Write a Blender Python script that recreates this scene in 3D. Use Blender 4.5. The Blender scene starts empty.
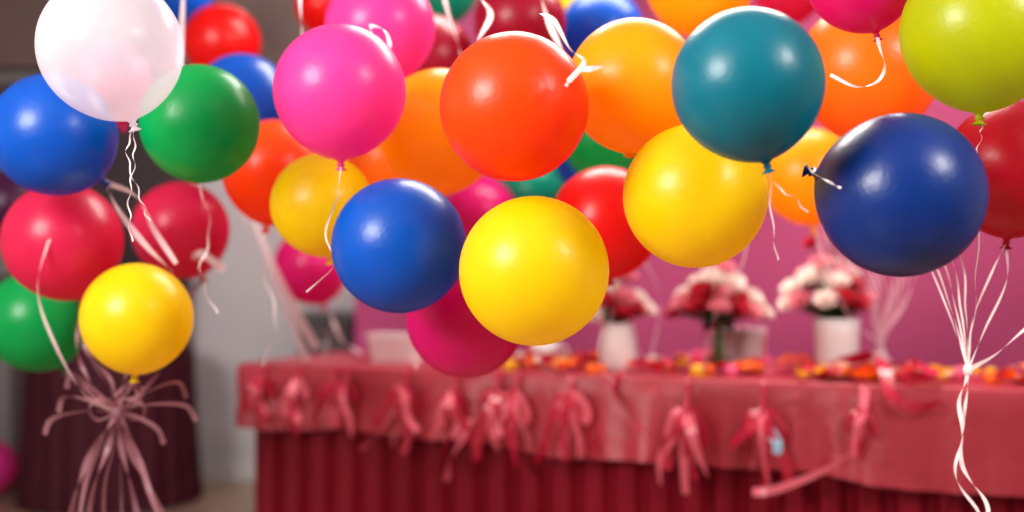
import bpy, bmesh, math, random
from mathutils import Vector, Matrix, Quaternion
random.seed(7)
S = bpy.context.scene
COL = S.collection
try:
    S.view_settings.view_transform = 'Standard'
    S.view_settings.look = 'None'
except Exception as e:
    print(e)

# ------------------------------------------------------------------ helpers
def lin(c):
    o = []
    for v in c:
        v = v / 255.0
        o.append(v / 12.92 if v <= 0.04045 else ((v + 0.055) / 1.055) ** 2.4)
    return (o[0], o[1], o[2], 1.0)

def new_mat(name):
    m = bpy.data.materials.new(name)
    m.use_nodes = True
    nt = m.node_tree
    return m, nt, nt.nodes, nt.links, nt.nodes['Principled BSDF'], nt.nodes['Material Output']

def simple(name, rgb, rough=0.5, spec=0.5, noise=0.0, nscale=8.0, bump=0.0, bscale=60.0, sheen=0.0, transl=0.0, metallic=0.0, transp=0.0):
    m, nt, N, L, P, O = new_mat(name)
    c = lin(rgb)
    P.inputs['Base Color'].default_value = c
    P.inputs['Roughness'].default_value = rough
    P.inputs['Metallic'].default_value = metallic
    P.inputs['Specular IOR Level'].default_value = spec
    if sheen:
        P.inputs['Sheen Weight'].default_value = sheen
        P.inputs['Sheen Tint'].default_value = c
    tc = N.new('ShaderNodeTexCoord')
    csock = None
    if noise > 0:
        nz = N.new('ShaderNodeTexNoise'); nz.inputs['Scale'].default_value = nscale
        nz.inputs['Detail'].default_value = 4
        L.new(tc.outputs['Object'], nz.inputs['Vector'])
        mx = N.new('ShaderNodeMix'); mx.data_type = 'RGBA'
        mx.inputs['A'].default_value = tuple(v * (1 - noise) for v in c[:3]) + (1,)
        mx.inputs['B'].default_value = tuple(min(1, v * (1 + noise)) for v in c[:3]) + (1,)
        L.new(nz.outputs['Fac'], mx.inputs['Factor'])
        L.new(mx.outputs['Result'], P.inputs['Base Color'])
        csock = mx.outputs['Result']
    if bump > 0:
        nb = N.new('ShaderNodeTexNoise'); nb.inputs['Scale'].default_value = bscale
        L.new(tc.outputs['Object'], nb.inputs['Vector'])
        b = N.new('ShaderNodeBump'); b.inputs['Strength'].default_value = bump
        b.inputs['Distance'].default_value = 0.01
        L.new(nb.outputs['Fac'], b.inputs['Height'])
        L.new(b.outputs['Normal'], P.inputs['Normal'])
    out = P.outputs[0]
    if transl > 0:
        t = N.new('ShaderNodeBsdfTranslucent'); t.inputs['Color'].default_value = c
        if csock: L.new(csock, t.inputs['Color'])
        ms = N.new('ShaderNodeMixShader'); ms.inputs[0].default_value = transl
        L.new(P.outputs[0], ms.inputs[1]); L.new(t.outputs[0], ms.inputs[2])
        out = ms.outputs[0]
    if transp > 0:
        tr = N.new('ShaderNodeBsdfTransparent')
        m2 = N.new('ShaderNodeMixShader'); m2.inputs[0].default_value = transp
        L.new(out, m2.inputs[1]); L.new(tr.outputs[0], m2.inputs[2]); out = m2.outputs[0]
    L.new(out, O.inputs[0])
    return m

def mesh_obj(name, verts, faces, mats, fmats=None, smooth=True, parent=None):
    me = bpy.data.meshes.new(name)
    me.from_pydata([tuple(v) for v in verts], [], faces)
    for m in mats: me.materials.append(m)
    if fmats:
        for p, i in zip(me.polygons, fmats): p.material_index = i
    if smooth:
        for p in me.polygons: p.use_smooth = True
    me.update()
    ob = bpy.data.objects.new(name, me)
    COL.objects.link(ob)
    if parent is not None: ob.parent = parent
    return ob

class MB:
    """mesh accumulator"""
    def __init__(s): s.v = []; s.f = []; s.m = []
    def add(s, vs, fs, mi=0):
        o = len(s.v)
        s.v += [Vector(v) for v in vs]
        s.f += [tuple(i + o for i in f) for f in fs]
        s.m += [mi] * len(fs)
    def box(s, x0, x1, y0, y1, z0, z1, mi=0, bev=0.0):
        if bev <= 0:
            vs = [(x0,y0,z0),(x1,y0,z0),(x1,y1,z0),(x0,y1,z0),(x0,y0,z1),(x1,y0,z1),(x1,y1,z1),(x0,y1,z1)]
            fs = [(0,3,2,1),(4,5,6,7),(0,1,5,4),(1,2,6,5),(2,3,7,6),(3,0,4,7)]
            s.add(vs, fs, mi); return
        bm = bmesh.new()
        bmesh.ops.create_cube(bm, size=1)
        for v in bm.verts:
            v.co = Vector(((x0+x1)/2 + v.co.x*(x1-x0), (y0+y1)/2 + v.co.y*(y1-y0), (z0+z1)/2 + v.co.z*(z1-z0)))
        bmesh.ops.bevel(bm, geom=bm.edges[:], offset=bev, segments=3, affect='EDGES', profile=0.5)
        bm.verts.index_update()
        s.add([v.co.copy() for v in bm.verts], [tuple(v.index for v in f.verts) for f in bm.faces], mi)
        bm.free()
    def lathe(s, prof, c=(0,0,0), seg=32, mi=0, rot=None):
        vs = []; fs = []
        for (r, z) in prof:
            for k in range(seg):
                a = 2*math.pi*k/seg
                p = Vector((r*math.cos(a), r*math.sin(a), z))
                if rot is not None: p = rot @ p
                vs.append(p + Vector(c))
        for i in range(len(prof)-1):
            for k in range(seg):
                k2 = (k+1) % seg
                fs.append((i*seg+k, i*seg+k2, (i+1)*seg+k2, (i+1)*seg+k))
        s.add(vs, fs, mi)
    def obj(s, name, mats, parent=None, smooth=True, origin=None):
        if origin is not None:
            o = Vector(origin)
            ob = mesh_obj(name, [v-o for v in s.v], s.f, mats, s.m, smooth, parent)
            ob.location = o
            return ob
        return mesh_obj(name, s.v, s.f, mats, s.m, smooth, parent)

def catmull(pts, n):
    pts = [Vector(p) for p in pts]
    if len(pts) == 2: pts = [pts[0], (pts[0]+pts[1])/2 , pts[1]]
    P = [2*pts[0]-pts[1]] + pts + [2*pts[-1]-pts[-2]]
    out = []
    m = len(pts)-1
    for i in range(m):
        for j in range(n):
            t = j/n
            a, b, c, d = P[i], P[i+1], P[i+2], P[i+3]
            out.append(0.5*((2*b)+(c-a)*t+(2*a-5*b+4*c-d)*t*t+(3*b-a-3*c+d)*t*t*t))
    out.append(pts[-1].copy())
    return out

def ribbon(mb, pts, width, twist=0.0, phase=0.0, curl=(0, 0), n=14, mi=0):
    path = catmull(pts, n)
    N = len(path)
    tang = []
    for i in range(N):
        a = path[max(0, i-1)]; b = path[min(N-1, i+1)]
        d = (b-a)
        tang.append(d.normalized() if d.length > 1e-9 else Vector((0, 0, 1)))
    ref = Vector((1, 0, 0)) if abs(tang[0].x) < 0.9 else Vector((0, 0, 1))
    side = (ref - tang[0]*ref.dot(tang[0])).normalized()
    vs = []; fs = []
    for i in range(N):
        side = side - tang[i]*side.dot(tang[i])
        side = side.normalized() if side.length > 1e-6 else Vector((1, 0, 0))
        t = i/(N-1)
        q = Quaternion(tang[i], phase + twist*2*math.pi*t)
        sd = q @ side
        p = path[i].copy()
        if curl[0] > 0:
            a = curl[1]*2*math.pi*t
            bn = tang[i].cross(side)
            env = min(1.0, 4*t)
            p += (side*math.cos(a)+bn*math.sin(a))*curl[0]*env
        vs += [p - sd*width/2, p, p + sd*width/2]
    for i in range(N-1):
        for k in range(2):
            fs.append((3*i+k, 3*i+k+1, 3*i+4+k, 3*i+3+k))
    mb.add(vs, fs, mi)

# ------------------------------------------------------------------ materials
M_wall = simple('wall_grey_paint', (176, 170, 172), 0.8, noise=0.06, nscale=2)
M_pink = simple('wall_magenta_paint', (164, 56, 104), 0.7, noise=0.12, nscale=1.5)
M_ceil = simple('ceiling_paint', (210, 205, 205), 0.9)
M_trim = simple('white_trim', (180, 174, 174), 0.5)
M_band = simple('dark_brown_band', (92, 72, 66), 0.7, noise=0.1)
M_curt = simple('dark_curtain', (70, 58, 60), 0.9, noise=0.1)
M_door = simple('dark_door', (112, 106, 106), 0.5, noise=0.08)
M_dark = simple('dark_cabinet_wood', (50, 40, 42), 0.45, noise=0.15, nscale=6)
M_steel = simple('brushed_steel', (150, 150, 155), 0.3, metallic=1.0)
M_cloth = simple('rose_satin', (164, 46, 60), 0.40, 0.42, noise=0.18, nscale=9, bump=0.45, bscale=18, sheen=0.15)
M_skirt = simple('maroon_skirt', (122, 0, 26), 0.55, 0.22, noise=0.12, nscale=6)
M_maroon = simple('dark_maroon_drape', (58, 10, 24), 0.7, 0.2, noise=0.15, nscale=6)
M_rib_w = simple('white_ribbon', (255, 244, 244), 0.35, transl=0.35)
M_rib_s = simple('pale_pink_ribbon', (244, 214, 220), 0.35, transl=0.35, transp=0.25)
M_rib_d = simple('dusky_pink_ribbon', (178, 124, 134), 0.4, transl=0.35, transp=0.3)
M_rib_p = simple('rose_ribbon', (190, 30, 62), 0.26, 0.6, transl=0.12, noise=0.15, nscale=20)
M_rib_l = simple('blush_ribbon', (240, 116, 134), 0.28, 0.6, transl=0.2)
M_rib_b = simple('light_blue_ribbon', (150, 200, 225), 0.4)
M_ceram = simple('white_ceramic', (238, 232, 232), 0.25)
M_card = simple('white_card', (235, 222, 226), 0.6)
M_leaf = simple('leaf_green', (30, 84, 34), 0.5, noise=0.25, nscale=20)
M_stem = simple('stem_green', (56, 110, 40), 0.5)
M_rosew = simple('rose_white', (255, 234, 226), 0.6, transl=0.2, noise=0.05)
M_rosep = simple('rose_blush', (238, 140, 156), 0.6, transl=0.2)
M_roser = simple('rose_red', (192, 12, 44), 0.55, transl=0.15, noise=0.15)
M_or = simple('petal_orange', (255, 112, 6), 0.5, transl=0.2)
M_ye = simple('petal_yellow', (255, 196, 30), 0.5, transl=0.2)
M_re = simple('petal_red', (205, 18, 40), 0.5, transl=0.2)
M_pk = simple('petal_pink', (245, 100, 146), 0.5, transl=0.2)
M_board = simple('table_board', (130, 95, 70), 0.6)

# floor : wood planks
M_floor, nt, N, L, P, O = new_mat('wood_floor')
tc = N.new('ShaderNodeTexCoord')
br = N.new('ShaderNodeTexBrick')
br.inputs['Color1'].default_value = lin((150, 122, 104)); br.inputs['Color2'].default_value = lin((128, 102, 88))
br.inputs['Mortar'].default_value = lin((70, 55, 48)); br.inputs['Scale'].default_value = 1.0
br.inputs['Brick Width'].default_value = 1.4; br.inputs['Row Height'].default_value = 0.14; br.inputs['Mortar Size'].default_value = 0.004
L.new(tc.outputs['Object'], br.inputs['Vector']); L.new(br.outputs['Color'], P.inputs['Base Color'])
P.inputs['Roughness'].default_value = 0.35

M_glass, nt, N, L, P, O = new_mat('clear_glass')
P.inputs['Base Color'].default_value = (0.9, 0.97, 0.93, 1); P.inputs['Roughness'].default_value = 0.03
P.inputs['Transmission Weight'].default_value = 1.0; P.inputs['IOR'].default_value = 1.45

def balloon_mat(name, rgb, transl=0.45, transp=0.0, rough=0.34, deep=None):
    m, nt, N, L, P, O = new_mat(name)
    c = lin(rgb)
    dp = lin(deep) if deep else c
    tc = N.new('ShaderNodeTexCoord')
    nz = N.new('ShaderNodeTexNoise'); nz.inputs['Scale'].default_value = 9; nz.inputs['Detail'].default_value = 8
    nz.inputs['Roughness'].default_value = 0.7
    L.new(tc.outputs['Object'], nz.inputs['Vector'])
    mx = N.new('ShaderNodeMix'); mx.data_type = 'RGBA'
    mx.inputs['A'].default_value = tuple(v*0.74 for v in c[:3]) + (1,)
    mx.inputs['B'].default_value = tuple(min(1, v*1.22) for v in c[:3]) + (1,)
    L.new(nz.outputs['Fac'], mx.inputs['Factor'])
    L.new(mx.outputs['Result'], P.inputs['Base Color'])
    P.inputs['Roughness'].default_value = rough
    P.inputs['Specular IOR Level'].default_value = 0.42
    P.inputs['Coat Weight'].default_value = 0.10
    P.inputs['Coat Roughness'].default_value = 0.18
    n2 = N.new('ShaderNodeTexNoise'); n2.inputs['Scale'].default_value = 110
    L.new(tc.outputs['Object'], n2.inputs['Vector'])
    b = N.new('ShaderNodeBump'); b.inputs['Strength'].default_value = 0.14; b.inputs['Distance'].default_value = 0.004
    L.new(n2.outputs['Fac'], b.inputs['Height']); L.new(b.outputs['Normal'], P.inputs['Normal'])
    t = N.new('ShaderNodeBsdfTranslucent'); t.inputs['Color'].default_value = dp
    ms = N.new('ShaderNodeMixShader'); ms.inputs[0].default_value = transl
    L.new(P.outputs[0], ms.inputs[1]); L.new(t.outputs[0], ms.inputs[2])
    out = ms.outputs[0]
    if transp > 0:
        tr = N.new('ShaderNodeBsdfTransparent'); tr.inputs['Color'].default_value = tuple(0.3+0.7*v for v in c[:3]) + (1,)
        m2 = N.new('ShaderNodeMixShader'); m2.inputs[0].default_value = transp
        L.new(out, m2.inputs[1]); L.new(tr.outputs[0], m2.inputs[2]); out = m2.outputs[0]
    L.new(out, O.inputs[0])
    return m

BM = {
 'white': balloon_mat('latex_white', (250, 242, 252), 0.40, 0.54, 0.24),
 'blue': balloon_mat('latex_blue', (0, 88, 196), .38),
 'green': balloon_mat('latex_green', (6, 178, 88), transp=.08),
 'pink': balloon_mat('latex_pink', (250, 72, 168), transp=.08),
 'orangered': balloon_mat('latex_orange_red', (255, 80, 4), deep=(255, 62, 0)),
 'yellow': balloon_mat('latex_yellow', (255, 228, 10), 0.5, transp=.05, deep=(255, 214, 0)),
 'gold': balloon_mat('latex_gold', (255, 190, 8), 0.5, deep=(255, 158, 0), transp=.08),
 'crimsonpink': balloon_mat('latex_rose', (230, 42, 92), transp=.14),
 'crimson': balloon_mat('latex_crimson', (212, 24, 72)),
 'magenta': balloon_mat('latex_magenta', (224, 16, 122)),
 'teal': balloon_mat('latex_teal', (0, 122, 142), 0.36),
 'tealgreen': balloon_mat('latex_teal_green', (0, 150, 120)),
 'navy': balloon_mat('latex_navy', (0, 48, 128), 0.22),
 'lime': balloon_mat('latex_lime', (196, 204, 6)),
 'red': balloon_mat('latex_red', (232, 18, 16)),
 'red2': balloon_mat('latex_deep_red', (200, 16, 42)),
 'darkred': balloon_mat('latex_dark_red', (170, 10, 50)),
 'purple': balloon_mat('latex_purple', (84, 26, 74)),
 'orange': balloon_mat('latex_orange', (255, 138, 20), deep=(255, 100, 0), transp=.08),
}

# ------------------------------------------------------------------ room
def plain_box(name, x0, x1, y0, y1, z0, z1, mat):
    mb = MB(); mb.box(x0, x1, y0, y1, z0, z1)
    return mb.obj(name, [mat], smooth=False)

plain_box('floor', -3.6, 3.7, -2.6, 6.5, -0.1, 0.0, M_floor)
plain_box('ceiling', -3.6, 3.7, -2.6, 6.5, 3.0, 3.1, M_ceil)
plain_box('wall_back', -3.6, 3.7, 6.35, 6.5, 0.0, 3.0, M_wall)
plain_box('wall_left', -3.6, -3.5, -2.6, 6.35, 0.0, 3.0, M_wall)
plain_box('wall_right', 3.6, 3.7, -2.6, 6.35, 0.0, 3.0, M_wall)
plain_box('baseboard_back', -1.66, -0.76, 6.325, 6.35, 0.0, 0.10, M_trim)
plain_box('upper_wall_band', -3.5, -0.76, 6.22, 6.35, 2.16, 3.0, M_band)  # dark brown band along the upper back wall, left part

# dark curtain on the back wall
vs = []; fs = []
nx = 140
for i in range(nx+1):
    x = -2.44+0.76*i/nx
    y = 6.27+0.028*math.sin(i/nx*2*math.pi*11)
    for z in (0.01, 1.1, 2.155): vs.append((x, y, z))
for i in range(nx):
    for k2 in range(2): fs.append((3*i+k2, 3*i+3+k2, 3*i+4+k2, 3*i+1+k2))
mesh_obj('curtain', vs, fs, [M_curt])

# magenta partition wall parallel to table
TA = -math.atan(1.0/2.53)
dirv = Vector((math.cos(TA), math.sin(TA), 0)); nrm = Vector((-dirv.y, dirv.x, 0))
p0 = Vector((-0.75, 5.73, 0)); p1 = p0 + dirv*4.67
pq = [p0, p1, p1+nrm*0.12, Vector((-0.66, 6.35, 0)), Vector((-0.75, 6.35, 0))]
vs = [v.copy() for v in pq] + [v+Vector((0, 0, 3.0)) for v in pq]
k = len(pq)
fs = [tuple(range(k))[::-1], tuple(range(k, 2*k))] + [(i, (i+1) % k, (i+1) % k+k, i+k) for i in range(k)]
mesh_obj('wall_magenta', vs, fs, [M_pink], smooth=False)

# door on the far left
mb = MB()
mb.box(-3.35, -2.46, 6.31, 6.349, 0.0, 2.15, 0)
mb.box(-3.28, -2.53, 6.295, 6.312, 0.02, 2.10, 1)
for (a, b) in ((0.15, 0.95), (1.08, 1.98)):
    mb.box(-3.18, -2.95, 6.287, 6.297, a, b, 0, 0.004); mb.box(-2.86, -2.63, 6.287, 6.297, a, b, 0, 0.004)
mb.lathe([(0.0, -0.02), (0.02, -0.02), (0.025, 0.0), (0.02, 0.02), (0.0, 0.02)], (-2.6, 6.25, 1.02), 16, 2)
mb.box(-2.607, -2.593, 6.25, 6.295, 1.013, 1.027, 2)
mb.obj('door_1', [M_door, M_curt, M_steel], smooth=False)

# sideboard by the back wall
mb = MB()
mb.box(-1.05, -0.79, 5.90, 6.30, 0.12, 0.86, 0, 0.008)
mb.box(-1.07, -0.77, 5.87, 6.31, 0.86, 0.90, 0, 0.008)
mb.box(-1.035, -0.805, 5.885, 5.905, 0.15, 0.62, 1, 0.004)
mb.box(-1.035, -0.805, 5.885, 5.905, 0.65, 0.84, 1, 0.004)
mb.box(-0.95, -0.89, 5.87, 5.887, 0.735, 0.75, 2)
for x in (-1.03, -0.85):
    for y in (5.94, 6.24):
        mb.box(x, x+0.04, y, y+0.04, 0.0, 0.12, 0)
mb.obj('sideboard', [M_dark, M_curt, M_steel], smooth=False)

# ------------------------------------------------------------------ banquet table
table = bpy.data.objects.new('banquet_table', None); COL.objects.link(table)
table.location = (-1.04, 4.5, 0); table.rotation_euler = (0, 0, TA)
TL, TD, TZ = 3.3, 0.76, 0.75
def T2W(u, v, z):
    return Vector((-1.04, 4.5, 0)) + dirv*u + nrm*v + Vector((0, 0, z))

mb = MB()
mb.box(0.03, TL-0.03, 0.03, TD-0.03, 0.705, 0.74, 0)
for x in (0.12, TL/2, TL-0.16):
    for y in (0.10, TD-0.14):
        mb.box(x, x+0.04, y, y+0.04, 0.0, 0.71, 1)
mb.obj('table_frame', [M_board, M_steel], parent=table, smooth=False)

def drop(u):
    return 0.215 + 0.035*u + 0.010*math.sin(u*5.1+1) + 0.007*math.sin(u*11.3)
def fold(u):
    return 0.55*math.sin(u*9.0+0.6) + 0.45*math.sin(u*21.0+2*math.sin(u*2.0)) + 0.25*math.sin(u*47+3*math.sin(u*3))

def rect_path(x0, x1, y0, y1, step, rc):
    pts = []
    segs = [((x0+rc, y0), (x1-rc, y0), (0, -1)), ((x1, y0+rc), (x1, y1-rc), (1, 0)), ((x1-rc, y1), (x0+rc, y1), (0, 1)), ((x0, y1-rc), (x0, y0+rc), (-1, 0))]
    corners = [(x1-rc, y0+rc, -90), (x1-rc, y1-rc, 0), (x0+rc, y1-rc, 90), (x0+rc, y0+rc, 180)]
    s = 0
    for (a, b, n), (cx, cy, a0) in zip(segs, corners):
        a = Vector(a); b = Vector(b); ln = (b-a).length; m = max(1, int(ln/step))
        for i in range(m):
            pts.append((a+(b-a)*(i/m), Vector(n), s+ln*i/m))
        s += ln
        mm = 6
        for i in range(mm):
            an = math.radians(a0+90*i/mm)
            nn = Vector((math.cos(an), math.sin(an)))
            pts.append((Vector((cx, cy))+nn*rc, nn, s+rc*math.pi/2*i/mm))
        s += rc*math.pi/2
    return pts

ring = rect_path(0.0, TL, 0.0, TD, 0.010, 0.03)
vs = []; fs = []
R = len(ring)
rows = [('top', 0.012), ('edge', 0.25), ('edge', 0.5), ('edge', 0.75), ('edge', 1.0)] + [('drop', t) for t in (0.08, 0.2, 0.35, 0.5, 0.65, 0.8, 0.92, 1.0)]
zt = 0.757
for kind, t in rows:
    for (p, n, s) in ring:
        if kind == 'top': q = p - n*0.012; z = zt
        elif kind == 'edge':
            a = t*math.pi/2; q = p + n*(-0.012+0.012*math.sin(a)); z = zt-0.012+0.012*math.cos(a)
        else:
            d = drop(s if s < TL else 0.3*TL)
            q = p + n*(0.006 + 0.016*t + 0.030*t*(fold(s)+0.3)); z = zt-0.012-(d-0.012)*t
        vs.append(Vector((q.x, q.y, z)))
for r in range(len(rows)-1):
    for i in range(R):
        j = (i+1) % R
        fs.append((r*R+i, r*R+j, (r+1)*R+j, (r+1)*R+i))
fs.append(tuple(range(R))[::-1])
ob = mesh_obj('tablecloth_overlay', vs, fs, [M_cloth], parent=table)
ob.data.polygons[len(fs)-1].use_smooth = False

# pleated skirt
ring = rect_path(0.05, TL-0.05, 0.05, TD-0.05, 0.006, 0.03)
R = len(ring); vs = []; fs = []
zz = [0.735, 0.6, 0.45, 0.3, 0.15, 0.012]
for k2, z in enumerate(zz):
    for (p, n, s) in ring:
        am = 0.020 + 0.010*k2/5
        ph = s/0.115*2*math.pi + 0.9*math.sin(s*3.7)
        w = math.sin(ph) + 0.35*math.sin(2*ph+0.8)
        q = p + n*(am*w*0.8 - 0.002)
        vs.append(Vector((q.x, q.y, z)))
for r in range(len(zz)-1):
    for i in range(R):
        j = (i+1) % R
        fs.append((r*R+i, r*R+j, (r+1)*R+j, (r+1)*R+i))
mesh_obj('pleated_skirt', vs, fs, [M_skirt], parent=table)

# ------------------------------------------------------------------ ribbon bows on the tablecloth
def bow(u, size=1.0, zk=0.70, tails=4, seed=0, blue=False, spread=1.0):
    rnd = random.Random(seed)
    mb = MB()
    c = T2W(u, -0.055, zk)
    out = -nrm
    def L3(a, b, o): return c + dirv*a + Vector((0, 0, b)) + out*o
    rot = Matrix.Rotation(rnd.uniform(-0.3, 0.3), 3, 'Y')
    mb.lathe([(0, -0.014), (0.009, -0.012), (0.013, 0), (0.009, 0.012), (0, 0.014)], c, 12, 0, rot)
    ribbon(mb, [T2W(u, .03, .762), T2W(u, -.018, .750), L3(0, 0, 0)], 0.012, 0, 0, n=6, mi=0)
    for sgn in (-1, 1):
        l = rnd.uniform(0.04, 0.065)*size
        dz = rnd.uniform(-0.07, -0.03)*size
        pts = [L3(0, 0, 0), L3(sgn*l*0.6, 0.008+dz*0.3, 0.018), L3(sgn*l, dz, 0.012), L3(sgn*l*0.75, dz-0.03*size, 0.0), L3(0, -0.002, 0.004)]
        ribbon(mb, pts, 0.024*size, 0.1*sgn, 1.15, n=8, mi=rnd.choice([0, 0, 1]))
    for i in range(tails):
        f = ((i+0.5)/tails-0.5)*2
        ln = rnd.uniform(0.13, 0.235)*size
        sw = f*0.10*spread*size + rnd.uniform(-0.02, 0.02)
        pts = [L3(0, 0, 0.004), L3(sw*0.35, -ln*0.3, 0.026+rnd.uniform(0, .02)), L3(sw*0.75+rnd.uniform(-.02, .02), -ln*0.65, 0.016+rnd.uniform(0, .02)), L3(sw, -ln, 0.024)]
        ribbon(mb, pts, rnd.uniform(0.022, 0.036)*size, rnd.uniform(-0.3, 0.3), rnd.uniform(-0.6, 0.6), n=8, mi=(i+seed) % 2)
    if blue:
        ribbon(mb, [L3(0.03, -0.05, 0.03), L3(0.055, -0.09, 0.045), L3(0.05, -0.12, 0.045)], 0.03, 0.1, 0.3, mi=2)
    mb.obj('ribbon_bow', [M_rib_p, M_rib_l, M_rib_b], origin=c)
for i, (u, sz, zk, tl, sp) in enumerate([(0.155, .85, .715, 4, .8), (0.304, .85, .71, 3, .6), (0.45, .95, .705, 3, .7), (0.50, .9, .71, 3, .6),
        (0.735, 1.0, .70, 4, 1.0), (0.925, 1.05, .69, 4, .7), (1.08, 1.0, .69, 3, .6), (1.15, 1.05, .69, 3, .7), (1.344, 1.1, .70, 5, 1.1), (1.734, 1.15, .665, 5, .75), (1.974, 1.15, .665, 5, 1.0), (2.27, .7, .68, 2, .5)]):
    bow(u, sz, zk, tl, 40+i, blue=(abs(u-1.974) < .01), spread=sp)

mb = MB()
def F(u, z, o=0.05): return T2W(u, -o, z)
ribbon(mb, [F(.735, .70), F(.70, .62, .06), F(.65, .54, .08), F(.585, .475, .09)], .03, .3, .2, mi=1)
ribbon(mb, [F(.99, .60, .07), F(.975, .54, .09), F(.93, .46, .10), F(.915, .39, .09)], .034, .3, .3, mi=1)
ribbon(mb, [F(2.28, .75, .03), F(2.275, .66, .07), F(2.262, .585, .08), F(2.18, .51, .10), F(2.03, .44, .11), F(1.955, .425, .11)], .026, .6, .2, n=16, mi=1)
ribbon(mb, [T2W(1.50, .04, .775), F(1.49, .73, .04), F(1.53, .66, .06), F(1.60, .59, .07)], .02, .3, .3, mi=0)
mb.obj('hanging_ribbon', [M_rib_p, M_rib_l], origin=F(1.4, .6))
mb = MB()
ribbon(mb, [T2W(2.13, .06, .775), T2W(2.20, .20, .81), T2W(2.29, .16, .835), T2W(2.33, .03, .81), T2W(2.36, -.05, .73), T2W(2.44, -.06, .70), T2W(2.50, -.04, .72)], .038, .6, .5, n=16, mi=0)
ribbon(mb, [T2W(2.20, .10, .775), T2W(2.30, .20, .80), T2W(2.42, .12, .81), T2W(2.48, 0.02, .785), T2W(2.38, .0, .775)], .032, .5, 1.0, n=16, mi=0)
ribbon(mb, [T2W(1.95, .15, .775), T2W(2.05, .25, .80), T2W(2.16, .2, .795), T2W(2.22, .12, .775)], .025, .5, 1.0, n=16, mi=1)
for (u0, v0) in ((.75, .1), (1.1, .12), (1.62, .08), (2.65, .1)):
    ribbon(mb, [T2W(u0, v0, .78), T2W(u0+.05, v0+.09, .81), T2W(u0+.12, v0+.03, .80), T2W(u0+.17, v0-.05, .78)], .026, .6, .8, n=12, mi=0)
mb.obj('curled_ribbon', [M_rib_p, M_rib_l], origin=T2W(2.3, .1, .77))

# ------------------------------------------------------------------ scatter on table top
KEEP = [Vector((.372, 4.2)), Vector((.715, 4.16)), Vector((1.075, 3.97)), Vector((.83, 4.30)), Vector((-.44, 4.62)), Vector((.124, 4.42)), Vector((-.12, 4.5)), Vector((1.62, 3.72)), Vector((1.227, 4.0))]
def free(u, v, rad=.10):
    p = T2W(u, v, 0)
    return all((Vector((p.x, p.y))-k_).length > rad for k_ in KEEP)
mb = MB(); rnd = random.Random(3)
def petal(mb, c, r, mi, rnd):
    yaw = rnd.uniform(0, 6.28)
    rot = Matrix.Rotation(yaw, 3, 'Z') @ Matrix.Rotation(rnd.uniform(-.9, .9), 3, 'X')
    vs = []; fs = []
    n = 7
    for i in range(4):
        for k2 in range(n):
            a = 2*math.pi*k2/n; rr = r*i/3
            v = Vector((rr*math.cos(a)*1.3, rr*math.sin(a), 0.6*(rr*rr)/r))
            vs.append(rot @ v + Vector(c))
    for i in range(3):
        for k2 in range(n):
            j = (k2+1) % n
            fs.append((i*n+k2, i*n+j, (i+1)*n+j, (i+1)*n+k2))
    mb.add(vs, fs, mi)
clumps = [(rnd.uniform(0.5, 3.15), rnd.uniform(0.05, 0.35)) for _ in range(42)] + [(rnd.uniform(0.5, 3.15), rnd.uniform(0.3, 0.66)) for _ in range(14)]
for (cu, cv) in clumps:
    mi0 = rnd.choice([0, 0, 0, 1, 2, 2, 3, 4])
    for _ in range(rnd.randint(6, 14)):
        u = cu+rnd.gauss(0, .035); v = cv+rnd.gauss(0, .035)
        if not (0.03 < u < TL-.03 and 0.02 < v < TD-.05) or not free(u, v): continue
        mi = mi0 if rnd.random() < .75 else rnd.choice([0, 1, 2, 2, 3, 4])
        petal(mb, T2W(u, v, 0.768+rnd.uniform(0, .026)), rnd.uniform(.013, .025), mi, rnd)
mb.obj('scattered_petals', [M_or, M_ye, M_re, M_pk, M_rosew], origin=T2W(1.6, .4, .757))

mb = MB()
for _ in range(46):
    u = rnd.uniform(0.8, 3.1); v = rnd.uniform(.05, .5); c = T2W(u, v, .758)
    if not free(u, v): continue
    r = rnd.uniform(.018, .030)
    mb.lathe([(0, 0), (r*.9, 0.0), (r, r*.35), (r*.85, r*.5), (r, r*.7), (r*.8, r*1.1), (r*.4, r*1.3), (0, r*1.35)], c, 16, rnd.choice([0, 0, 0, 1, 2]))
mb.obj('macaron_sweets', [M_or, M_ye, M_pk], origin=T2W(1.8, .3, .758))

# ------------------------------------------------------------------ vases with roses
def rose(mb, c, r, mi, rnd, axis):
    q = Vector((0, 0, 1)).rotation_difference(axis.normalized()).to_matrix()
    prof = [(0, .55*r), (.16*r, .5*r), (.26*r, .25*r), (.3*r, -.1*r), (.15*r, -.5*r), (0, -.55*r)]
    mb.lathe(prof, c, 10, mi, q)
    for layer, (cnt, rad, tilt, sz) in enumerate([(3, .22, .10, .55), (4, .38, .3, .68), (5, .55, .6, .8), (6, .72, .95, .85)]):
        for k2 in range(cnt):
            a = 2*math.pi*(k2/cnt)+layer*.7+rnd.uniform(-.15, .15)
            vs = []; fs = []
            nu, nv = 5, 5
            half = math.pi/cnt*1.25
            for i in range(nv):
                t = i/(nv-1)
                for j in range(nu):
                    s = (j/(nu-1)-.5)*2
                    wid = half*math.sin(math.pi*min(1, .25+t*.62))
                    aa = a+s*wid
                    lift = (-.5+t*(1.0*math.cos(tilt)+.1))*r*(1-.12*s*s*t)
                    rr = r*rad*(.45+.75*t**.8)+r*.16*math.sin(tilt)*t*t
                    if t > .8: rr += r*.07
                    v = Vector((rr*math.cos(aa), rr*math.sin(aa), lift*(sz+.3)))
                    vs.append(q @ v+Vector(c))
            for i in range(nv-1):
                for j in range(nu-1):
                    fs.append((i*nu+j, i*nu+j+1, (i+1)*nu+j+1, (i+1)*nu+j))
            mb.add(vs, fs, mi)

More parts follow.
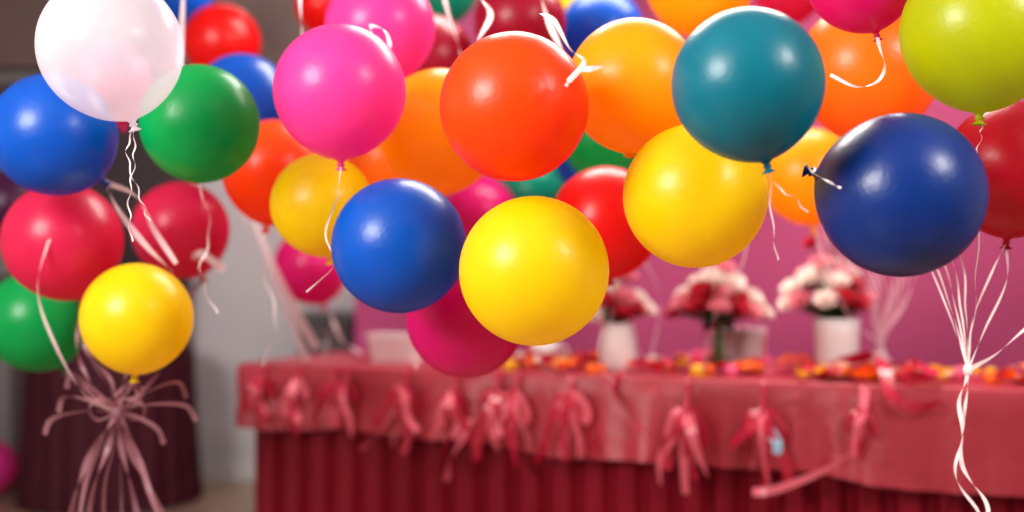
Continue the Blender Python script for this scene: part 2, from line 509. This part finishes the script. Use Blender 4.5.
def tube(mb, pts, r, mi, seg=6, n=6):
    path = catmull(pts, n); vs = []; fs = []
    side = Vector((1, 0, 0))
    for i, p in enumerate(path):
        t = (path[min(i+1, len(path)-1)]-path[max(i-1, 0)]).normalized()
        side = (side-t*side.dot(t)).normalized(); bn = t.cross(side)
        for k2 in range(seg):
            a = 2*math.pi*k2/seg
            vs.append(p+(side*math.cos(a)+bn*math.sin(a))*r)
    for i in range(len(path)-1):
        for k2 in range(seg):
            j = (k2+1) % seg
            fs.append((i*seg+k2, i*seg+j, (i+1)*seg+j, (i+1)*seg+k2))
    mb.add(vs, fs, mi)

def leaf(mb, base, d, ln, w, mi):
    d = d.normalized(); side = d.cross(Vector((0, 0, 1)))
    side = side.normalized() if side.length > .01 else Vector((1, 0, 0))
    up = side.cross(d)
    vs = []; fs = []
    for i in range(7):
        t = i/6; ww = w*math.sin(math.pi*min(1, t*.95+.03))**.8
        p = base+d*ln*t-Vector((0, 0, 1))*ln*.25*t*t
        vs += [p-side*ww+up*ww*.3, p, p+side*ww+up*ww*.3]
    for i in range(6):
        for k2 in range(2): fs.append((3*i+k2, 3*i+k2+1, 3*i+4+k2, 3*i+3+k2))
    mb.add(vs, fs, mi)

def vase_bouquet(name, base, prof, vmat, heads, seed, top):
    e = bpy.data.objects.new(name, None); COL.objects.link(e); e.location = base
    rnd = random.Random(seed)
    mb = MB(); mb.lathe(prof, (0, 0, 0), 40)
    v = mb.obj('vase', [vmat], parent=e)
    mb = MB()
    for (dx, dy, dz, r, mi) in heads:
        c = Vector((dx, dy, dz))
        ax = Vector((dx*3, dy*3-.3, .35+rnd.uniform(0, .3)))
        rose(mb, c, r, mi, rnd, ax)
        tube(mb, [Vector((dx*.12, dy*.12, .02)), Vector((dx*.15, dy*.15, top*.9)), c-ax.normalized()*r*.4], .003, 3)
        leaf(mb, Vector((dx*.4, dy*.4, top+(dz-top)*.35)), Vector((dx+rnd.uniform(-.1, .1), dy+rnd.uniform(-.1, .1), .06)), .085, .022, 4)
    for i in range(16):
        a = rnd.uniform(0, 6.28)
        leaf(mb, Vector((.01*math.cos(a), .01*math.sin(a), top)), Vector((math.cos(a), math.sin(a), .6)), rnd.uniform(.07, .12), .024, 4)
    mb.obj('rose_bouquet', [M_rosew, M_rosep, M_roser, M_stem, M_leaf], parent=e)
    return e

def heads(seed, n, w, z0, z1, r, weights, ox=0.0):
    rnd = random.Random(seed); out = []
    tries = 0
    while len(out) < n and tries < 4000:
        tries += 1
        a = rnd.uniform(0, 6.28)
        rr = w*math.sqrt(rnd.uniform(0.02, 1))
        dx, dy = ox+rr*math.cos(a), rr*.8*math.sin(a)
        dz = z0+(z1-z0)*(1-(rr/w)**1.6)*rnd.uniform(.7, 1)+rnd.uniform(0, .02)
        if all((Vector((dx, dy, dz))-Vector(o[:3])).length > r*1.3 for o in out):
            out.append((dx, dy, dz, r*rnd.uniform(.85, 1.15), rnd.choice(weights)))
    return out

W_prof = [(0, 0), (.056, 0), (.062, .004), (.064, .06), (.062, .11), (.055, .145), (.052, .165), (.054, .175), (.048, .175), (.045, .165), (.055, .12), (.05, .05), (0, .01)]
G_prof = [(0, 0), (.04, 0), (.045, .005), (.043, .05), (.048, .12), (.055, .175), (.051, .175), (.044, .12), (.039, .05), (.038, .012), (0, .012)]
W2_prof = [(0, 0), (.062, 0), (.068, .005), (.070, .06), (.072, .14), (.074, .19), (.069, .19), (.066, .14), (.062, .06), (.055, .012), (0, .012)]
zb = .7575
vase_bouquet('rose_vase', (.372, 4.2, zb), [(a*1.05, b*.95) for a, b in W_prof], M_ceram, heads(1, 20, .10, .19, .34, .037, [0, 0, 1, 2, 2]), 1, .165)
vase_bouquet('rose_vase', (.715, 4.16, zb), G_prof, M_glass, heads(2, 32, .155, .20, .36, .038, [0, 0, 0, 1, 2]), 2, .17)
vase_bouquet('rose_vase', (1.075, 3.97, zb), W2_prof, M_ceram, heads(3, 22, .14, .23, .40, .038, [0, 0, 1, 1, 2], -.035) + [(-.02, -.01, .47, .032, 2), (-.08, .03, .44, .030, 2), (.05, .0, .43, .032, 2), (.02, .04, .45, .032, 2)], 3, .18)

def gift_box(x, y, w, d, h):
    mb = MB()
    mb.box(-w/2+.004, w/2-.004, -d/2+.004, d/2-.004, 0, h*.75, 0, .003)
    mb.box(-w/2, w/2, -d/2, d/2, h*.72, h, 0, .004)
    mb.box(-.012, .012, -d/2-.002, d/2+.002, .0, h+.002, 1)
    o = mb.obj('gift_box', [M_card, M_rib_s], smooth=False)
    o.location = (x, y, zb); o.rotation_euler = (0, 0, TA)
gift_box(.83, 4.30, .15, .12, .14)
def dish(x, y, w, d, h, name):
    vs = []; fs = []
    def ringv(w, d, z, rc):
        out = []
        for (cx, cy, a0) in ((w/2-rc, -d/2+rc, -90), (w/2-rc, d/2-rc, 0), (-w/2+rc, d/2-rc, 90), (-w/2+rc, -d/2+rc, 180)):
            for i in range(6):
                a = math.radians(a0+90*i/5); out.append(Vector((cx+rc*math.cos(a), cy+rc*math.sin(a), z)))
        return out
    rs = [ringv(w*.85, d*.8, 0, .02), ringv(w*.9, d*.86, h*.5, .02), ringv(w, d, h, .025), ringv(w+.015, d+.015, h+.003, .03), ringv(w-.012, d-.012, h, .02), ringv(w*.84, d*.78, .01, .015)]
    for r_ in rs: vs += r_
    n = 24
    for r_ in range(len(rs)-1):
        for i in range(n): fs.append((r_*n+i, r_*n+(i+1) % n, (r_+1)*n+(i+1) % n, (r_+1)*n+i))
    fs.append(tuple(range(n))[::-1]); fs.append(tuple(range(5*n, 6*n)))
    o = mesh_obj(name, vs, fs, [M_ceram], smooth=False); o.location = (x, y, zb); o.rotation_euler = (0, 0, TA)
dish(-.44, 4.62, .22, .14, .10, 'serving_dish')
mb = MB(); mb.lathe([(0, 0), (.035, 0), (.04, .004), (.05, .05), (.052, .085), (.048, .085), (.045, .05), (.035, .01), (0, .01)], (0, 0, 0), 28)
tube(mb, [Vector((.048, 0, .07)), Vector((.075, 0, .065)), Vector((.078, 0, .04)), Vector((.047, 0, .025))], .004, 0)
o = mb.obj('tea_cup', [M_ceram]); o.location = (.124, 4.42, zb)
for loc in ((-.12, 4.5, zb), (1.62, 3.72, zb)):
    mb = MB(); mb.lathe([(0, 0), (.04, 0), (.075, .012), (.075, .016), (.04, .006), (0, .006)], (0, 0, 0), 28)
    o = mb.obj('dessert_plate', [M_ceram]); o.location = loc

# ------------------------------------------------------------------ draped cocktail table (left background)
e = bpy.data.objects.new('draped_round_table', None); COL.objects.link(e); e.location = (-1.93, 5.78, 0)
mb = MB(); seg = 160; vs = []; fs = []
rowsr = [(0, .752), (.2, .752), (.36, .752), (.375, .745), (.385, .70), (.39, .5), (.40, .25), (.415, .01)]
for i, (r, z) in enumerate(rowsr):
    for k2 in range(seg):
        a = 2*math.pi*k2/seg
        w = max(0, (i-3))/4*.016*math.sin(a*22+.7*math.sin(a*3))
        vs.append((Vector((math.cos(a)*(r+w), math.sin(a)*(r+w), z))))
for i in range(len(rowsr)-1):
    for k2 in range(seg):
        j = (k2+1) % seg
        fs.append((i*seg+k2, i*seg+j, (i+1)*seg+j, (i+1)*seg+k2))
mesh_obj('drape', vs, fs, [M_maroon], parent=e)
mb.lathe([(.0, 0.0), (.25, 0), (.25, .02), (.03, .04), (.03, .72), (.35, .725), (.35, .745), (0, .745)], (0, 0, 0), 32)
mb.obj('pedestal', [M_steel], parent=e)

# ------------------------------------------------------------------ balloons
BALL = []
def balloon(color, X, Y, Z, R, kd=(0, 0, -1)):
    axis = -Vector(kd).normalized()
    q = Vector((0, 0, 1)).rotation_difference(axis).to_matrix()
    prof = []
    n = 40
    for i in range(n+1):
        th = math.pi*0.965*i/n
        r = R*math.sin(th); z = R*math.cos(th)
        if th > math.pi/2:
            t = (th-math.pi/2)/(math.pi/2)
            z *= 1+.05*t*t; r *= 1-.05*t*t
        prof.append((max(r, 0.0001), z))
    zb_ = prof[-1][1]
    for (r, dz) in ((.075, -.012), (.05, -.035), (.038, -.055), (.055, -.065), (.062, -.08), (.055, -.095), (.036, -.105), (.05, -.125), (.085, -.155), (.095, -.165), (.08, -.16), (.02, -.12)):
        prof.append((R*r, zb_+R*dz))
    mb = MB(); mb.lathe(prof, (0, 0, 0), 56, 0, q)
    ob = mb.obj('balloon', [BM[color]])
    ob.location = (X, Y, Z)
    knot = Vector((X, Y, Z)) + q @ Vector((0, 0, zb_-R*.08))
    BALL.append((ob, Vector((X, Y, Z)), R, knot))
    return ob, knot
def hang(ball, pts_list, width, mat, curl=(0, 0), twist=1.0, n=14, name='ribbon'):
    ob = ball[0]; mb = MB()
    for k2, pts in enumerate(pts_list):
        ribbon(mb, [Vector(p)-ob.location for p in pts], width, twist, k2*.8, curl, n)
    return mb.obj(name, [mat], parent=ob)

B = {}
DATA = [
 ('white', 'white', -.780, 2.333, 1.536, .138, (.25, .1, -.95)),
 ('blueL', 'blue', -1.051, 2.754, 1.415, .14, (.5, .5, -.6)),
 ('green', 'green', -.714, 2.746, 1.439, .135, (-.2, .6, -.7)),
 ('redTL', 'red', -1.067, 4.42, 1.946, .14, (0, 0, -1)),
 ('blue2', 'blue', -.785, 3.5, 1.596, .14, (.1, 0, -1)),
 ('pink', 'pink', -.365, 2.545, 1.484, .14, (0, .1, -1)),
 ('pinkT', 'pink', -.336, 3.055, 1.721, .14, (0, 0, -1)),
 ('orangeL', 'orangered', -.638, 3.23, 1.369, .14, (-.2, .2, -1)),
 ('yellowL', 'yellow', -.447, 2.82, 1.258, .12, (.1, .3, -1)),
 ('crimP', 'crimsonpink', -1.1225, 3.0, 1.1775, .146, (.2, .3, -1)),
 ('crim', 'crimsonpink', -.966, 3.5, 1.223, .14, (.4, .2, -1)),
 ('greenL', 'green', -1.333, 3.36, .963, .14, (.5, .2, -1)),
 ('yelLL', 'yellow', -.8865, 2.836, .991, .13, (-.1, .2, -1)),
 ('magB', 'magenta', -.736, 4.42, 1.122, .14, (.3, 0, -1)),
 ('blueC', 'blue', -.234, 2.489, 1.154, .14, (.0, .8, -.6)),
 ('orC', 'orangered', .004, 2.255, 1.41, .14, (.1, .8, -.6)),
 ('goldC', 'gold', -.174, 2.903, 1.441, .15, (0, .3, -1)),
 ('yelC', 'yellow', .041, 2.24, 1.102, .14, (.1, .7, -.6)),
 ('magC', 'magenta', -.107, 2.8, .993, .14, (0, .8, -.6)),
 ('redC', 'red', .235, 3.0, 1.225, .14, (.1, .4, -1)),
 ('tealS', 'tealgreen', .08, 4.8, 1.424, .14, (0, 0, -1)),
 ('yelR', 'yellow', .356, 2.333, 1.248, .14, (.2, .7, -.7)),
 ('goldR', 'gold', .255, 2.507, 1.489, .14, (0, .6, -.8)),
 ('teal', 'teal', .398, 2.026, 1.417, .128, (.24, .0, -1)),
 ('orR', 'orange', .814, 2.743, 1.562, .16, (0, .4, -1)),
 ('goldT', 'gold', .478, 3.055, 1.843, .14, (0, 0, -1)),
 ('lime', 'lime', .8626, 2.203, 1.544, .145, (-.03, 0, -1)),
 ('navy', 'navy', .6878, 2.122, 1.236, .145, (-.8, .3, .25)),
 ('redR', 'red2', 1.045, 2.507, 1.315, .14, (0, .2, -1)),
 ('goldB', 'gold', .864, 3.5, 1.38, .14, (.1, 0, -1)),
 ('magT', 'magenta', .687, 2.357, 1.683, .11, (.25, 0, -1)),
 ('tealT', 'tealgreen', -.265, 4.42, 2.146, .14, (0, 0, -1)),
 ('dredT', 'darkred', .024, 3.65, 1.86, .14, (0, 0, -1)),
 ('blueT', 'blue', .3, 4.0, 1.9, .14, (0, 0, -1)),
 ('greenB', 'green', .3185, 4.2, 1.555, .14, (0, 0, -1)),
 ('blueB', 'blue', .274, 4.5, 1.5275, .12, (0, 0, -1)),
 ('redT2', 'red', -.748, 4.8, 2.168, .12, (0, 0, -1)),
 ('orB', 'orange', -.423, 4.0, 1.473, .14, (0, 0, -1)),
 ('dred2', 'darkred', -.255, 3.733, 1.76, .14, (0, 0, -1)),
 ('magLB', 'magenta', -1.195, 3.55, 1.66, .125, (.35, 0, -1)),
 ('purp', 'purple', -2.016, 4.8, 1.368, .14, (0, 0, -1)),
 ('pinkF', 'pink', -2.56, 5.85, .146, .14, (.9, .2, .1)),
 ('magM', 'magenta', -.1245, 4.67, 1.333, .14, (0, 0, -1)),
 ('yelT', 'yellow', .2, 4.8, 2.168, .12, (0, 0, -1)),
 ('blueTL', 'blue', -1.45, 5.25, 2.31, .14, (0, 0, -1)),
 ('pinkTR', 'crimson', .98, 4.24, 2.095, .12, (0, 0, -1)),
]
for d in DATA:
    B[d[0]] = balloon(d[1], d[2], d[3], d[4], d[5], d[6])

V = Vector
k0 = B['white'][1]
hang(B['white'], [[k0, V((-.743, 2.36, 1.32)), V((-.753, 2.36, 1.241)), V((-.749, 2.36, 1.16))], [k0, V((-.76, 2.37, 1.33)), V((-.735, 2.37, 1.25)), V((-.72, 2.38, 1.2))]], .003, M_rib_w, (.003, 5), 2)
tie = V((-.985, 3.0, .75))
def to_tie(key, tie, sag=.03, w=.006, mat=M_rib_s, curl=(0, 0), k=1):
    a = B[key][1]; L_ = []
    for i in range(k):
        m1 = a.lerp(tie, .35)+V((random.uniform(-1, 1)*sag, random.uniform(-.5, .5)*sag, -sag*.3))
        m2 = a.lerp(tie, .7)+V((random.uniform(-1, 1)*sag, random.uniform(-.5, .5)*sag, 0))
        L_.append([a, m1, m2, tie+V((random.uniform(-.008, .008), 0, random.uniform(-.01, .01)))])
    hang(B[key], L_, w, mat, curl, 1.5)
to_tie('crimP', tie, .05, .010, M_rib_d, k=2)
to_tie('crim', tie, .05, .010, M_rib_d, k=3)
to_tie('greenL', tie, .05, .010, M_rib_d, k=2)
to_tie('yelLL', tie, .05, .009, M_rib_d, k=3)
to_tie('purp', tie+V((0, 0.05, 0)), .02, .008, M_rib_d)
hang(B['blueL'], [[B['blueL'][1], V((-.893, 2.85, 1.28)), V((-.85, 2.85, 1.2)), V((-.80, 2.86, 1.12))], [B['blueL'][1], V((-.93, 2.85, 1.24)), V((-.87, 2.86, 1.16)), V((-.82, 2.9, 1.1))]], .014, M_rib_s, twist=.6)
hang(B['crim'], [[B['crim'][1], V((-.883, 3.36, 1.157)), V((-.80, 3.34, 1.106))]], .022, M_rib_w, twist=.2)
hang(B['crimP'], [[V((-1.10, 2.86, 1.19)), V((-1.115, 2.82, 1.06)), V((-1.066, 2.8, .93)), V((-1.03, 2.9, .80)), tie]], .008, M_rib_s, twist=1)
mb = MB()
mb.lathe([(0, -.02), (.015, -.015), (.02, 0), (.015, .015), (0, .02)], tie, 16)
rr = random.Random(5)
for i in range(7):
    a = -1.05+i*2.1/6+rr.uniform(-.15, .15)
    ln = rr.uniform(.2, .55)
    ribbon(mb, [tie, tie+V((math.sin(a)*.06, -.02, -.09)), tie+V((math.sin(a)*.13, -.03+rr.uniform(-.05, .05), -.22)), tie+V((math.sin(a)*.22+rr.uniform(-.03, .03), 0, -.25-ln*.6))], rr.uniform(.010, .026), rr.uniform(.3, 1.2), rr.uniform(0, 1), mi=0)
for (dx, dz, l) in ((-1, .3, .13), (-1, -.1, .16), (1, .5, .15), (1, .1, .17), (1, -.4, .10), (-.8, .7, .14)):
    ribbon(mb, [tie, tie+V((dx*l*.5, -.02, dz*l*.5+.012)), tie+V((dx*l, -.01, dz*l)), tie+V((dx*l*1.15, 0, dz*l-.04))], .013, rr.uniform(.2, .6), rr.uniform(0, 1.5), mi=0)
for sgn in (-1, 1):
    ribbon(mb, [tie, tie+V((sgn*.04, -.02, .03)), tie+V((sgn*.07, -.01, .01)), tie+V((sgn*.05, 0, -.02)), tie], .018, .1, 1.2, mi=0)
ribbon(mb, [tie, tie+V((0.01, 0, -.3)), V((-.98, 3.0, .11))], .006, 1, mi=0)
wp = [(0, 0), (.05, 0), (.055, .01), (.05, .06), (.02, .09), (.008, .11), (0, .112)]
mb.lathe(wp, V((-.98, 3.0, 0)), 20, 1)
mb.obj('balloon_weight_with_ribbons', [M_rib_d, M_rib_p], origin=(-.98, 3.0, 0))

k0 = B['pink'][1]
hang(B['pink'], [[k0, V((-.362, 2.50, 1.271)), V((-.385, 2.49, 1.18)), V((-.37, 2.48, 1.11)), V((-.43, 2.5, 1.06))]], .003, M_rib_w, (.002, 3))
k0 = B['pinkT'][1]
hang(B['pinkT'], [[k0, V((-.30, 2.85, 1.60)), V((-.31, 2.62, 1.632)), V((-.275, 2.58, 1.62)), V((-.262, 2.57, 1.585)), V((-.275, 2.56, 1.56))]], .010, M_rib_w, twist=.8)
hang(B['orB'], [[B['orB'][1], V((-.5, 4.0, 1.2)), V((-.60, 4.02, .95)), V((-.64, 4.1, .80))]], .006, M_rib_s)
hang(B['redTL'], [[B['redTL'][1], V((-.98, 4.1, 1.55)), V((-.90, 4.0, 1.307)), V((-.80, 4.0, 1.073)), V((-.70, 4.1, .80))], [B['redTL'][1], V((-.95, 4.1, 1.5)), V((-.865, 4.0, 1.29)), V((-.775, 4.0, 1.073)), V((-.67, 4.1, .84))]], .030, M_rib_s, twist=.4)
hang(B['magB'], [[B['magB'][1], V((-.66, 4.4, .93)), V((-.62, 4.38, .85)), V((-.55, 4.4, .80))]], .014, M_rib_s)
hang(B['goldR'], [[V((.058, 2.32, 1.60)), V((.075, 2.11, 1.54)), V((.10, 2.09, 1.49)), V((.125, 2.085, 1.465)), V((.098, 2.08, 1.43))], [V((.093, 2.08, 1.422)), V((.112, 2.075, 1.448)), V((.135, 2.08, 1.452)), V((.158, 2.09, 1.457))]], .010, M_rib_w, twist=.6)
hang(B['dredT'], [[V((-.07, 2.8, 1.80)), V((-.075, 2.8, 1.746)), V((-.050, 2.8, 1.70)), V((-.08, 2.8, 1.64))], [V((.06, 2.9, 1.8)), V((.09, 2.9, 1.70)), V((.13, 2.9, 1.62))]], .014, M_rib_w, twist=.7)
hang(B['tealT'], [[V((-.19, 3.2, 1.95)), V((-.179, 3.2, 1.826)), V((-.139, 3.2, 1.69)), V((-.13, 3.2, 1.6))]], .016, M_rib_w, twist=.4)
hang(B['redT2'], [[V((-.53, 3.0, 1.95)), V((-.53, 3.0, 1.79)), V((-.522, 3.0, 1.66))], [V((-.85, 3.1, 1.95)), V((-.85, 3.1, 1.80)), V((-.86, 3.1, 1.63))]], .020, M_rib_w, twist=.3)
hang(B['goldC'], [[B['goldC'][1], V((-.15, 3.1, 1.2)), V((-.2, 3.1, 1.0)), V((-.25, 3.1, .85))]], .005, M_rib_s)
hang(B['redC'], [[B['redC'][1], V((.26, 3.1, 1.0)), V((.22, 3.15, .88)), V((.27, 3.2, .80))]], .003, M_rib_s, (.004, 3))
hang(B['greenB'], [[B['greenB'][1], V((.36, 4.15, 1.25)), V((.30, 4.1, 1.0)), V((.33, 4.1, .78))], [B['greenB'][1], V((.42, 4.15, 1.2)), V((.50, 4.05, 1.0)), V((.46, 4.05, .78))]], .006, M_rib_s, (.004, 2))
hang(B['goldT'], [[B['goldT'][1], V((.62, 3.2, 1.45)), V((.66, 3.4, 1.15)), V((.60, 3.6, .95)), V((.62, 3.9, .78))]], .004, M_rib_s)
hang(B['orangeL'], [[B['orangeL'][1], V((-.66, 3.2, 1.1)), V((-.63, 3.22, .95)), V((-.67, 3.2, .85))]], .004, M_rib_w, (.005, 4))
hang(B['green'], [[B['green'][1], V((-.72, 2.86, 1.2)), V((-.745, 2.87, 1.1)), V((-.71, 2.88, 1.0))]], .003, M_rib_w, (.004, 4))
k0 = B['magT'][1]
hang(B['magT'], [[k0, V((.712, 2.32, 1.53)), V((.715, 2.3, 1.495)), V((.70, 2.3, 1.465)), V((.66, 2.3, 1.455)), V((.61, 2.3, 1.478))]], .007, M_rib_w, twist=1)
k0 = B['teal'][1]
hang(B['teal'], [[k0, V((.436, 2.03, 1.25)), V((.445, 2.05, 1.18)), V((.46, 2.08, 1.12))], [k0, V((.45, 2.02, 1.24)), V((.475, 2.02, 1.225)), V((.50, 2.03, 1.20))]], .0022, M_rib_w, (.002, 3))
k0 = B['navy'][1]
hang(B['navy'], [[k0, V((.53, 2.1, 1.285)), V((.515, 2.05, 1.27)), V((.50, 2.05, 1.285))], [k0, V((.54, 2.05, 1.255)), V((.548, 2.0, 1.24))]], .004, M_rib_w)
tb = V((1.227, 4.0, .86))
st = []
rr = random.Random(9)
for i in range(12):
    tx = 1.0+.30*i/11
    st.append([V((tx-.06, 3.75, 1.32+rr.uniform(-.04, .06))), V((tx+.0, 3.85, 1.15)), V((1.227+(tx-1.15)*.45, 3.95, 1.0)), tb])
hang(B['goldB'], [[B['goldB'][1], V((.98, 3.7, 1.1)), V((1.1, 3.9, .95)), tb]]+st, .009, M_rib_s, twist=1.5)
mb = MB(); mb.lathe([(0, 0), (.035, 0), (.04, .008), (.036, .05), (.016, .07), (.01, .10), (.02, .115), (0, .115)], V((1.227, 4.0, zb)), 20, 1)
for i in range(5):
    a = i*1.25
    ribbon(mb, [tb, tb+V((math.cos(a)*.02, math.sin(a)*.02, -.03)), tb+V((math.cos(a)*.05, math.sin(a)*.05, -.085))], .01, .5, a, mi=0)
mb.obj('table_balloon_weight', [M_rib_w, M_rib_s], origin=(1.227, 4.0, zb))
tr_ = V((.95, 2.5, .896))
hang(B['lime'], [[B['lime'][1], V((.865, 2.21, 1.36)), V((.872, 2.25, 1.30)), V((.93, 2.40, 1.10)), tr_]], .004, M_rib_w, (.003, 6))
hang(B['redR'], [[B['redR'][1], V((1.03, 2.5, 1.08)), V((.985, 2.5, .98)), tr_], [B['redR'][1], V((1.0, 2.5, 1.1)), V((.96, 2.5, 1.0)), tr_]], .005, M_rib_w)
hang(B['orR'], [[B['orR'][1], V((.88+d_, 2.6, 1.16)), V((.915+d_*.5, 2.52, 1.02)), tr_] for d_ in (0, .015, .035, .055, .075)], .004, M_rib_w)
mb = MB()
ribbon(mb, [tr_, V((.933, 2.49, .833)), V((.925, 2.48, .75)), V((.955, 2.49, .66)), V((.99, 2.49, .59)), V((.96, 2.5, .52))], .009, 2, .3, (.006, 3), mi=0)
ribbon(mb, [tr_, V((.945, 2.5, .80)), V((.925, 2.5, .70)), V((.965, 2.5, .60)), V((1.0, 2.5, .54)), V((1.0, 2.5, .3)), V((.98, 2.5, .11))], .007, 3, .8, (.006, 4), mi=0)
ribbon(mb, [V((1.13, 2.46, 1.03)), V((1.06, 2.47, .985)), V((1.0, 2.48, .93)), tr_], .013, .4, .6, mi=0)
mb.lathe([(0, -.012), (.008, -.01), (.011, 0), (.008, .01), (0, .012)], tr_, 12)
mb.lathe(wp, V((.98, 2.5, 0)), 20, 1)
mb.obj('balloon_weight_with_ribbons', [M_rib_w, M_rib_p], origin=(.98, 2.5, 0))

# ------------------------------------------------------------------ lights
def area(name, loc, target, sx, sy, power, col=(1, 1, 1)):
    l = bpy.data.lights.new(name, 'AREA'); l.shape = 'RECTANGLE'; l.size = sx; l.size_y = sy; l.energy = power; l.color = col
    o = bpy.data.objects.new(name, l); COL.objects.link(o); o.location = loc
    o.rotation_euler = (V(target)-V(loc)).to_track_quat('-Z', 'Y').to_euler()
    return o
area('window_light', (-2.2, 0.3, 2.35), (0.1, 2.5, 1.2), 1.3, 1.1, 190, (1, .97, .93))
area('added_light', (0.5, 3.9, 2.93), (0.4, 2.9, 1.0), 1.8, 0.8, 135, (1, .95, .87))  # added backlight above and behind the balloons, so the latex glows through
area('added_light', (2.2, 0.6, 2.7), (0.4, 3.0, 1.0), 0.7, 0.7, 65, (1, .96, .92))  # added fill from the right, out of view
area('added_light', (-1.0, 5.1, 2.6), (-1.25, 6.3, 0.6), 0.5, 0.4, 12, (1, .97, .95))  # added lamp to brighten the grey back wall
w = bpy.data.worlds.new('room_ambient'); S.world = w; w.use_nodes = True
w.node_tree.nodes['Background'].inputs[0].default_value = (1.0, .95, .93, 1)
w.node_tree.nodes['Background'].inputs[1].default_value = 0.25

# ------------------------------------------------------------------ camera
cam = bpy.data.cameras.new('camera'); co = bpy.data.objects.new('camera', cam); COL.objects.link(co)
co.location = (0, 0, 1.1); co.rotation_euler = (math.pi/2, 0, 0)
cam.sensor_width = 36; cam.lens = 1200/1024*36; cam.shift_y = 16/1024
cam.clip_start = 0.05
cam.dof.use_dof = True; cam.dof.focus_distance = 2.28; cam.dof.aperture_fstop = 1.0
S.camera = co
